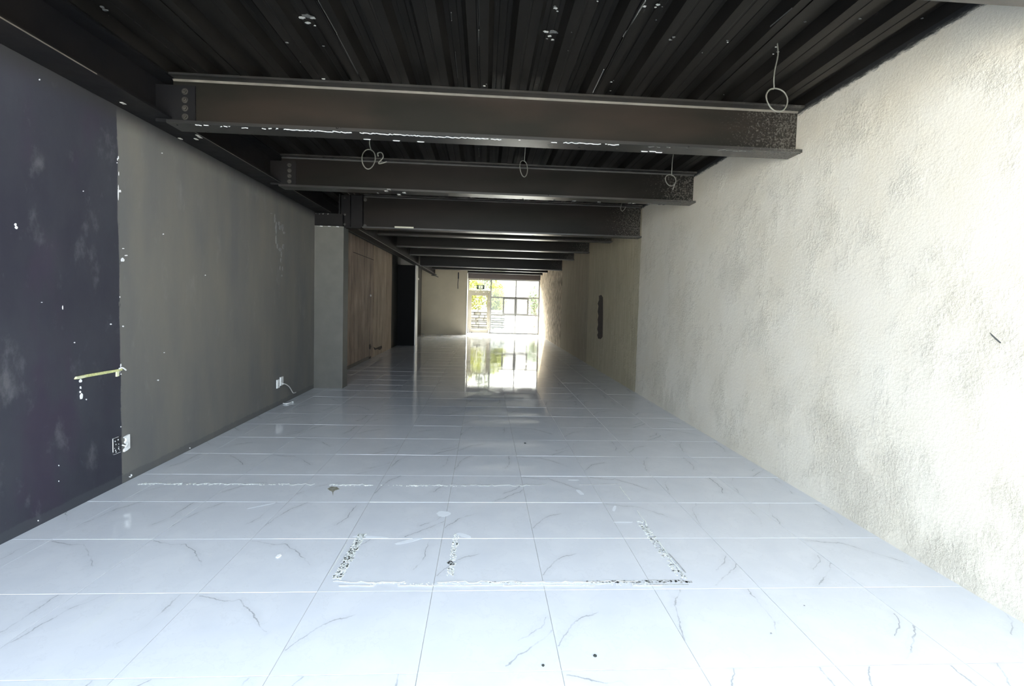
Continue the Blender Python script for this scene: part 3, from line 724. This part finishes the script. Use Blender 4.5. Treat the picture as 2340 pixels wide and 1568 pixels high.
# ------------------------------------------------------------------ cable loops
def smooth(pts, n=8):
    P = [Vector(p) for p in pts]; P = [P[0]*2-P[1]]+P+[P[-1]*2-P[-2]]; out = []
    for i in range(1, len(P)-2):
        for k in range(n):
            t_ = k/n; a, b, c, d = P[i-1], P[i], P[i+1], P[i+2]
            out.append(.5*((2*b)+(c-a)*t_+(2*a-5*b+4*c-d)*t_*t_+(3*b-a-3*c+d)*t_**3))
    out.append(P[-2]); return out
def loop_cable(top, cx, cz, rx, rz, y, tilt, r_, label, tail=None, group='cable loops hanging from the deck', dirn=1):
    e = empty('hanging_cable', top, label, 'cable', group)
    pts = [Vector(top)]; z0 = top[2]; ringtop = Vector((cx-.02*dirn, y, cz+rz))
    for k in (.3, .6, .85): pts.append(Vector(top).lerp(ringtop, k)+Vector((.012*math.sin(k*6), 0, 0)))
    turns = 1.25
    for k in range(int(26*turns)):
        a = math.pi/2+.25*dirn+dirn*6.283*k/26; wob = 1+.03*math.sin(a*3)
        pts.append(Vector((cx+rx*wob*math.cos(a), y+tilt*math.sin(a+.6)+.004*k/26, cz+rz*wob*math.sin(a))))
    m_ = MB(); m_.tube(smooth(pts, 3), r_, 8); m_.build('cord', [M_CORD], e, smooth=True)
    if tail:
        m_ = MB(); m_.tube(smooth(tail, 6), r_*1.1, 8); m_.build('loose_end', [M_CORD], e, smooth=True)
    return e
loop_cable((1.972, 3.49, ZT+.07), 1.996, 3.000, .083, .086, 3.49, .02, .0048, 'thick grey cable loop hanging in front of the front beam near the right wall', dirn=1)
loop_cable((-1.235, 5.5, ZT+.07), -1.250, 3.012, .062, .112, 5.5, .05, .0058, 'tall cable loop with a curled loose end, leftmost of the hanging loops',
           tail=[(-1.150, 5.5, 3.04), (-1.155, 5.5, 3.075), (-1.115, 5.5, 3.080), (-1.098, 5.5, 3.04), (-1.12, 5.5, 3.005), (-1.145, 5.5, 2.975), (-1.13, 5.5, 2.968), (-1.06, 5.5, 2.99)], dirn=-1)
loop_cable((.396, 5.5, ZT+.07), .385, 2.983, .044, .100, 5.5, .07, .0048, 'narrow cable loop hanging midway between the two nearest full beams', dirn=-1)
loop_cable((2.005, 5.5, ZT+.07), 1.995, 2.925, .062, .064, 5.5, .02, .0048, 'round cable loop hanging in front of the second beam close to the right wall', tail=[(2.045, 5.5, 2.90), (2.035, 5.5, 2.86), (2.022, 5.5, 2.825)], dirn=-1)
e = empty('hanging_cable', (2.05, 7.7, ZT+.07), 'short hooked cable end below the second beam, before the third beam', 'cable')
m_ = MB(); m_.tube(smooth([(2.06, 7.7, ZT+.07), (2.05, 7.7, 3.2), (2.047, 7.7, 3.09), (2.035, 7.7, 3.02), (2.06, 7.7, 2.985), (2.09, 7.7, 3.01), (2.115, 7.7, 3.056)], 6), .0042, 8); m_.build('cord', [M_CORD], e, smooth=True)

# ------------------------------------------------------------------ sockets, cables and conduit on the left wall
def plate(name, y0, y1, z0, z1, t_, mat, parent, x=XL+.0005):
    mb = MB(); b = .006
    mb.prism([(x, y0, z0), (x, y1, z0), (x, y1, z1), (x, y0, z1)], (1, 0, 0), t_*.6)
    n = len(mb.v); mb.v += [(x+t_*.6, y0, z0), (x+t_*.6, y1, z0), (x+t_*.6, y1, z1), (x+t_*.6, y0, z1), (x+t_, y0+b, z0+b), (x+t_, y1-b, z0+b), (x+t_, y1-b, z1-b), (x+t_, y0+b, z1-b)]
    for a in range(4):
        c = (a+1) % 4; mb.f.append((n+a, n+c, n+4+c, n+4+a)); mb.m.append(0)
    mb.f.append((n+4, n+5, n+6, n+7)); mb.m.append(0)
    return mb.build(name, [mat], parent)
def slots(parent, y, z, x, mat=None):
    mb = MB()
    for dy, dz in ((-.012, .0), (.012, .0), (0, .02)): mb.box(x-.001, x+.0012, y+dy-.002, y+dy+.002, z+dz-.007, z+dz+.007)
    for dy in (-.008, .008): mb.box(x-.001, x+.0012, y+dy-.002, y+dy+.002, z-.032, z-.020)
    mb.build('slots', [mat or M_DARKPL], parent)
e = empty('wall_socket', (XL, 7.29, .317), 'white wall socket on the grey wall, left and slightly lower of the pair', 'socket', 'pair of white sockets on the grey wall')
plate('faceplate', 7.235, 7.330, .257, .377, .012, M_WHITE, e); slots(e, 7.283, .317, XL+.012)
e = empty('wall_socket', (XL, 7.41, .335), 'white wall socket on the grey wall with a cable coming out, right of the pair', 'socket', 'pair of white sockets on the grey wall')
plate('faceplate', 7.350, 7.455, .275, .398, .014, M_WHITE, e); slots(e, 7.403, .335, XL+.014)
cab = [hit(px, py, 0, XL+dx) for px, py, dx in ((643, 876, .02), (647, 877, .05), (651, 877.5, .06), (656, 880, .06), (661, 884, .06), (665, 890, .05), (669, 897, .04), (672, 898, .04), (676, 897, .03))]
m_ = MB(); m_.tube(smooth(cab, 5), .007, 8); o = m_.build('white_cord', [M_CORD_W], None, True); tag(o, 'short white cable curling down from the right-hand white socket', 'cable')
m_ = MB(); m_.tube(smooth([hit(px, py, 2, .012) for px, py in ((647, 922), (654, 923), (662, 921), (666, 919), (671, 919))], 5), .010, 8)
tag(m_.build('cable_offcut', [M_CORD_W], None, True), 'white cable offcut lying on the floor by the foot of the grey wall', 'cable')

e = empty('wall_socket', (XL, 4.13, .335), 'black double socket with whitish specks on the navy wall', 'socket')
plate('faceplate', 4.088, 4.176, .270, .398, .012, M_DARKPL, e)
m_ = MB(); x = XL+.0125
for (y0, y1, z0, z1) in ((4.088, 4.150, .3972, .3986), (4.088, 4.0892, .29, .396), (4.095, 4.170, .2685, .2697)): m_.box(x-.004, x+.0005, y0, y1, z0, z1)
for dy, dz, s_ in ((.022, .372, .010), (.055, .376, .011), (.030, .345, .008), (.06, .340, .006), (.025, .300, .009), (.058, .303, .010), (.030, .285, .009), (.06, .316, .006), (.07, .29, .005), (.015, .318, .005)):
    m_.prism([(x, 4.088+dy+s_*math.cos(a_)*.45, dz+s_*.55*math.sin(a_)) for a_ in [1.05*q+dy*50 for q in range(6)]], (1, 0, 0), .002)
tag(m_.build('plaster_splash', [M_WHITE_P], e), 'white plaster specks and edge')
e = empty('socket_cover', (XL, 4.245, .32), 'broken white cover plate beside the black double socket', 'socket cover')
m_ = MB(); x = XL+.0006
m_.prism([(x, 4.212, .258), (x, 4.245, .262), (x, 4.276, .272), (x, 4.276, .386), (x, 4.222, .378), (x, 4.212, .372), (x, 4.232, .364), (x, 4.236, .345), (x, 4.222, .333), (x, 4.232, .318), (x, 4.244, .325), (x, 4.244, .30), (x, 4.230, .285), (x, 4.212, .278)], (1, 0, 0), .014)
m_.build('cover', [M_WHITE], e)
m_ = MB(); m_.tube(smooth([(XL+.012, 4.185, .322), (XL+.035, 4.20, .31), (XL+.035, 4.212, .318), (XL+.03, 4.222, .328)], 5), .006, 6)
m_.tube(smooth([(XL+.035, 4.20, .31), (XL+.03, 4.205, .302), (XL+.02, 4.21, .30)], 5), .005, 6)
tag(m_.build('wire_stub', [M_CORD_W], e, True), 'stub of white wire')

e = empty('conduit_strip', (XL, 3.97, .925), 'pale yellow conduit strip hacked into the navy wall above the black socket', 'conduit')
m_ = MB(); x = XL+.0006
top_ = [(172, 861), (195, 856), (230, 850), (262, 845), (276, 842)]; bot_ = [(277, 846), (262, 850), (230, 856), (195, 862), (180, 866), (169, 867)]
m_.prism([hit(px, py, 0, x) for px, py in top_+bot_], (1, 0, 0), .012)
m_.build('strip', [M_YELLOW], e)
m_ = MB(); m_.prism([hit(px, py, 0, x) for px, py in ((169, 866), (172, 861), (190, 858), (192, 862), (178, 866))], (1, 0, 0), .016)
M_CLIP = simple('cream_plastic', (.62, .62, .42), .6, .1, 50); m_.build('clip', [M_CLIP], e); m_ = MB()
m_.prism([hit(px, py, 0, x) for px, py in ((264, 850), (269, 848), (269, 859), (264, 861))], (1, 0, 0), .012)
m_.build('clip', [M_CLIP], e)
m_ = MB(); m_.tube(smooth([hit(px, py, 0, XL+dx) for px, py, dx in ((272, 843, .012), (278, 840.5, .03), (283, 842, .04), (288, 846, .04))], 5), .006, 6)
tag(m_.build('wire_stub', [M_CORD_W], e, True), 'short white wire end')

# ------------------------------------------------------------------ litter on the floor
def crumb(px, py, s_, mat, label, name='debris_crumb', cat='debris'):
    p = hit(px, py, 2, 0); bm = bmesh.new(); bmesh.ops.create_icosphere(bm, subdivisions=2, radius=s_)
    r = random.Random(int(px))
    for v in bm.verts: v.co *= 1+.45*(noise.noise(v.co*90+Vector((px, 0, 0)))); v.co.z *= .45
    me = bpy.data.meshes.new(name); bm.to_mesh(me); bm.free(); me.materials.append(mat)
    zmin = min(v.co.z for v in me.vertices)
    o = bpy.data.objects.new(name, me); COL.objects.link(o); o.location = (p.x, p.y, .0005-zmin); tag(o, label, cat); return o
crumb(1360, 1501, .0085, M_CRUMB, 'larger dark crumb on the front row of white tiles, right of centre')
crumb(1241, 1523, .0065, M_CRUMB, 'small dark crumb near the bottom edge of the photo, left of the larger crumb')
crumb(1838, 1385, .0045, simple('grey_crumb', (.25, .25, .25), .9), 'tiny grey crumb on the right part of the floor, nearer the cream wall')
crumb(1762, 1449, .0045, simple('grey_crumb_b', (.2, .2, .2), .9), 'tiny grey crumb on the front tiles between the larger dark crumb and the cream wall')
crumb(1200, 1014, .012, M_CRUMB, 'dark speck on the floor halfway to the grey-green pillar, near the centre line')
m_ = MB(); m_.prism([hit(px, py, 2, .001) for px, py in ((630, 1274), (634, 1269), (641, 1267), (643, 1270), (638, 1274), (633, 1276))], (0, 0, 1), .004)
tag(m_.build('paper_flake', [M_WHITE_P]), 'white flake lying on the left front tiles', 'debris')

# ------------------------------------------------------------------ rear glazing
def frame(mb, x0, x1, z0, z1, y0, y1, w_, m=0):
    mb.box(x0, x0+w_, y0, y1, z0, z1, m); mb.box(x1-w_, x1, y0, y1, z0, z1, m); mb.box(x0+w_, x1-w_, y0, y1, z0, z0+w_, m); mb.box(x0+w_, x1-w_, y0, y1, z1-w_, z1, m)
GY = 25.3
win = empty('window_1', (1.5, GY, 0), 'tall glazed front of large panes with two small opening sashes', kind='structure')
m_ = MB()
m_.box(.28, XR, GY-.04, GY+.04, 0, .07); m_.box(.28, XR, GY-.04, GY+.04, 2.66, 2.72)
m_.box(.28, .34, GY-.05, GY+.05, .07, 2.66); m_.box(XR-.06, XR, GY-.03, GY+.03, .07, 2.66)
m_.box(1.525, 1.575, GY-.04, GY+.04, .07, 2.66)
m_.box(.34, XR-.06, GY-.04, GY+.04, 1.78, 1.85); m_.box(.34, XR-.06, GY-.04, GY+.04, .93, .99)
m_.box(.905, .94, GY-.04, GY+.04, .99, 1.78); m_.box(2.165, 2.20, GY-.04, GY+.04, .99, 1.78)
m_.build('window_frame', [M_ALU], win)
for x0, x1 in ((.94, 1.525), (1.575, 2.165)):
    m_ = MB(); frame(m_, x0, x1, .99, 1.78, GY-.07, GY-.01, .045); so = m_.build('sash', [M_ALU], win)
    m_ = MB(); frame(m_, x0+.045, x1-.045, 1.035, 1.735, GY-.06, GY-.02, .012); m_.build('gasket', [M_ALU_D], so)
    m_ = MB(); xx = x1-.03 if x0 < 1 else x0+.02; m_.box(xx-.012, xx+.012, GY-.10, GY-.07, 1.30, 1.45); m_.build('handle', [M_DARKPL], so)
k = 0
for (x0, x1, z0, z1) in ((.34, 1.525, 1.85, 2.66), (1.575, XR-.06, 1.85, 2.66), (.34, .905, .99, 1.78), (.985, 1.48, 1.035, 1.735), (1.62, 2.12, 1.035, 1.735), (2.20, XR-.06, .99, 1.78), (.34, 1.525, .07, .93), (1.575, XR-.06, .07, .93)):
    m_ = MB(); m_.box(x0, x1, GY-.004, GY+.004, z0, z1); m_.build('pane', [M_GLASS], win)
door = empty('door_1', (-.2, GY, 0), 'cream framed glazed door below a clear fanlight', kind='structure')
m_ = MB(); m_.box(-.83, -.77, GY-.05, GY+.05, 0, 2.72); m_.box(-.77, .28, GY-.05, GY+.05, 2.64, 2.72); m_.box(-.77, .28, GY-.05, GY+.05, 2.06, 2.13); m_.box(.235, .28, GY-.05, GY+.05, 0, 2.06)
m_.build('door_frame', [M_DOORF], door)
m_ = MB(); lx0, lx1 = -.76, .225
m_.box(lx0, lx0+.12, GY-.03, GY+.03, .02, 2.05); m_.box(lx1-.09, lx1, GY-.03, GY+.03, .02, 2.05); m_.box(lx0+.12, lx1-.09, GY-.03, GY+.03, 1.88, 2.05); m_.box(lx0+.12, lx1-.09, GY-.03, GY+.03, .02, .20)
leaf = m_.build('door_leaf', [M_DOORF], door)
m_ = MB(); m_.box(lx0+.12, lx1-.09, GY-.004, GY+.004, .20, 1.88); m_.build('pane', [M_GLASS], leaf)
m_ = MB(); m_.box(-.77, .28, GY-.004, GY+.004, 2.13, 2.64); m_.build('fanlight_pane', [M_GLASS], door)
m_ = MB(); m_.tube([(.17, GY-.03, .98), (.17, GY-.08, .98), (.17, GY-.08, .70), (.17, GY-.03, .70)], .012, 8); m_.box(.15, .19, GY-.045, GY-.03, .76, .92); m_.build('door_handle', [M_STEELH], leaf)
m_ = MB()
for x in (-.80, -.60): m_.tube([(x, GY-.09, .0), (x, GY-.09, .035), (x, GY-.09, .06)], [.025, .025, .015], 10)
tag(m_.build('door_stop', [M_DARKPL], door), 'small dark stops at the foot of the door')

# exit sign hanging in front of the fanlight
e = empty('exit_sign', (-.20, 25.10, 2.29), 'green emergency exit sign hanging above the rear glass door', 'sign')
m_ = MB(); m_.box(-.39, -.02, 25.08, 25.12, 2.19, 2.395); m_.build('housing', [M_SIGN_D], e)
m_ = MB(); yf = 25.0795
m_.box(-.305, -.105, yf-.001, yf+.001, 2.215, 2.37)
m_.build('lit_panel', [M_GLOW], e)
m_ = MB(); yf -= .002
def st(x0, z0, x1, z1, w_):
    dx, dz = x1-x0, z1-z0; L_ = math.hypot(dx, dz); nx, nz = -dz/L_*w_/2, dx/L_*w_/2
    m_.prism([(x0-nx, yf, z0-nz), (x0+nx, yf, z0+nz), (x1+nx, yf, z1+nz), (x1-nx, yf, z1-nz)], (0, -1, 0), .001)
st(-.205, 2.32, -.215, 2.275, .022); st(-.205, 2.315, -.175, 2.295, .010); st(-.208, 2.318, -.240, 2.302, .010); st(-.215, 2.275, -.185, 2.25, .012); st(-.185, 2.25, -.19, 2.225, .011); st(-.215, 2.275, -.235, 2.25, .012); st(-.235, 2.25, -.265, 2.248, .011)
m_.prism([(-.198+.012*math.cos(a_), yf, 2.345+.012*math.sin(a_)) for a_ in [.785*q for q in range(8)]], (0, -1, 0), .001)
m_.build('running_figure', [M_SIGN_D], e)
yf = 25.079
for s_ in (-1, 1):
    m_ = MB()
    cx0 = -.205+s_*.140
    m_.prism([(cx0+s_*.028, yf, 2.325), (cx0-s_*.005, yf, 2.350), (cx0-s_*.005, yf, 2.335), (cx0-s_*.03, yf, 2.335), (cx0-s_*.03, yf, 2.315), (cx0-s_*.005, yf, 2.315), (cx0-s_*.005, yf, 2.300)], (0, -1, 0), .001)
    m_.build('arrow', [simple('sign_arrow_white', (.35, .4, .33), .5) if s_ < 0 else bpy.data.materials['sign_arrow_white']], e)
for x in (-.33, -.08):
    m_ = MB(); m_.tube([(x, 25.10, 2.395), (x, 25.10, 2.72)], .004, 6); m_.build('hanger_rod', [M_STEELH], e)
# stub of pipe and bent wire by the board wall
m_ = MB(); m_.tube(smooth([(-1.25, 23.96, 2.92), (-1.245, 23.96, 2.70), (-1.25, 23.96, 2.62)], 4), .028, 10); m_.tube(smooth([(-1.25, 23.97, 2.62), (-1.27, 23.97, 2.4), (-1.26, 23.97, 2.15)], 4), .014, 8)
tag(m_.build('pipe_stub', [M_DARKPL], None, True), 'dark pipe stub coming down the beige board wall', 'pipe')
m_ = MB(); m_.tube(smooth([(-2.50, 23.93, 2.735), (-2.42, 23.9, 2.735), (-2.30, 23.88, 2.715), (-2.17, 23.86, 2.66)], 5), .014, 6)
tag(m_.build('bent_rod', [M_DARKPL], None, True), 'thin bent dark rod poking out below the beams at the left of the board wall', 'rod')

# ------------------------------------------------------------------ outside
m_ = MB(); m_.box(-30, 30, FRONT_Y-40, FRONT_Y-.6, -.30, -.05); tag(m_.build('ground_front', [simple('pale_forecourt', (.55, .53, .48), .9, .08, 2)]), kind='structure')
m_ = MB(); m_.box(-20, 20, 25.6, 60, -.30, -.03); tag(m_.build('ground_rear', [M_TERR]), kind='structure')
# stone garden wall seen through the door and the first panes
e = empty('garden_wall', (.0, 29.5, 0), 'low pale stone retaining wall seen through the rear door', 'wall')
m_ = MB(); r = random.Random(3); z = 0
while z < .95:
    h_ = r.uniform(.09, .17); x = -4.5
    while x < 1.15:
        L_ = r.uniform(.25, .7); x1_ = min(x+L_, 1.25)
        m_.box(x+.012, x1_-.012, 29.5+r.uniform(-.10, .08), 29.9, z+.030, z+h_); x = x1_
    z += h_
m_.box(-4.5, 1.2, 29.62, 29.88, 0, z, 1)
m_.build('stone_course', [M_STONE, simple('dark_joint', (.012, .010, .007), .95, .2, 9)], e)
def tree(x, y, h_, rad, n, mat, label, zc=None, seed=0):
    e = empty('tree', (x, y, -.03), label, 'tree'); r = random.Random(seed); m_ = MB()
    pts = [(x, y, -.03), (x+.08, y, h_*.3), (x-.05, y+.05, h_*.6), (x+.03, y, h_*.9)]
    m_.tube(smooth(pts, 5), [.09-.0045*q for q in range(16)], 8)
    for _ in range(7):
        a = r.uniform(0, 6.28); z0 = h_*r.uniform(.3, .7); m_.tube([(x, y, z0), (x+rad*.35*math.cos(a), y+rad*.35*math.sin(a), z0+.3), (x+rad*.75*math.cos(a), y+rad*.75*math.sin(a), z0+.75)], [.035, .022, .008], 6)
    m_.build('trunk', [M_BARK], e, True)
    m_ = MB()
    for _ in range(n):
        d = Vector((r.gauss(0, 1), r.gauss(0, 1), r.gauss(0, 1))); d = d.normalized()*(r.random()**.45)
        lump = 1+.35*noise.noise(d*2.2+Vector((seed, 0, 0)))
        c = Vector((x+d.x*rad*lump, y+d.y*rad*lump, (zc or h_*.62)+d.z*h_*.40*lump)); s_ = r.uniform(.05, .11)
        u_ = Vector((r.gauss(0, 1), r.gauss(0, 1), r.gauss(0, 1))).normalized(); v_ = u_.orthogonal().normalized()
        m_.poly([c-u_*s_, c-v_*s_*.45, c+u_*s_, c+v_*s_*.45])
    m_.build('foliage', [mat], e)
tree(-1.0, 31.2, 3.4, 1.0, 2600, M_LEAF, 'yellow-green leafy tree behind the stone wall, seen through the left half of the rear door', seed=1)
tree(.72, 31.0, 2.7, .60, 2600, M_LEAF, 'bright yellow-green bush behind the first small window pane', seed=2)
tree(.15, 33.0, 4.6, .9, 900, M_LEAF2, 'taller thin pale tree rising behind the bright bush', seed=3)
tree(3.35, 33.5, 2.5, .55, 500, M_LEAF2, 'pale green bush seen through the small pane by the right wall', zc=1.65, seed=4)
tree(-2.9, 33.0, 4.0, 1.2, 1100, M_LEAF2, 'pale tree further left behind the stone wall', seed=5)
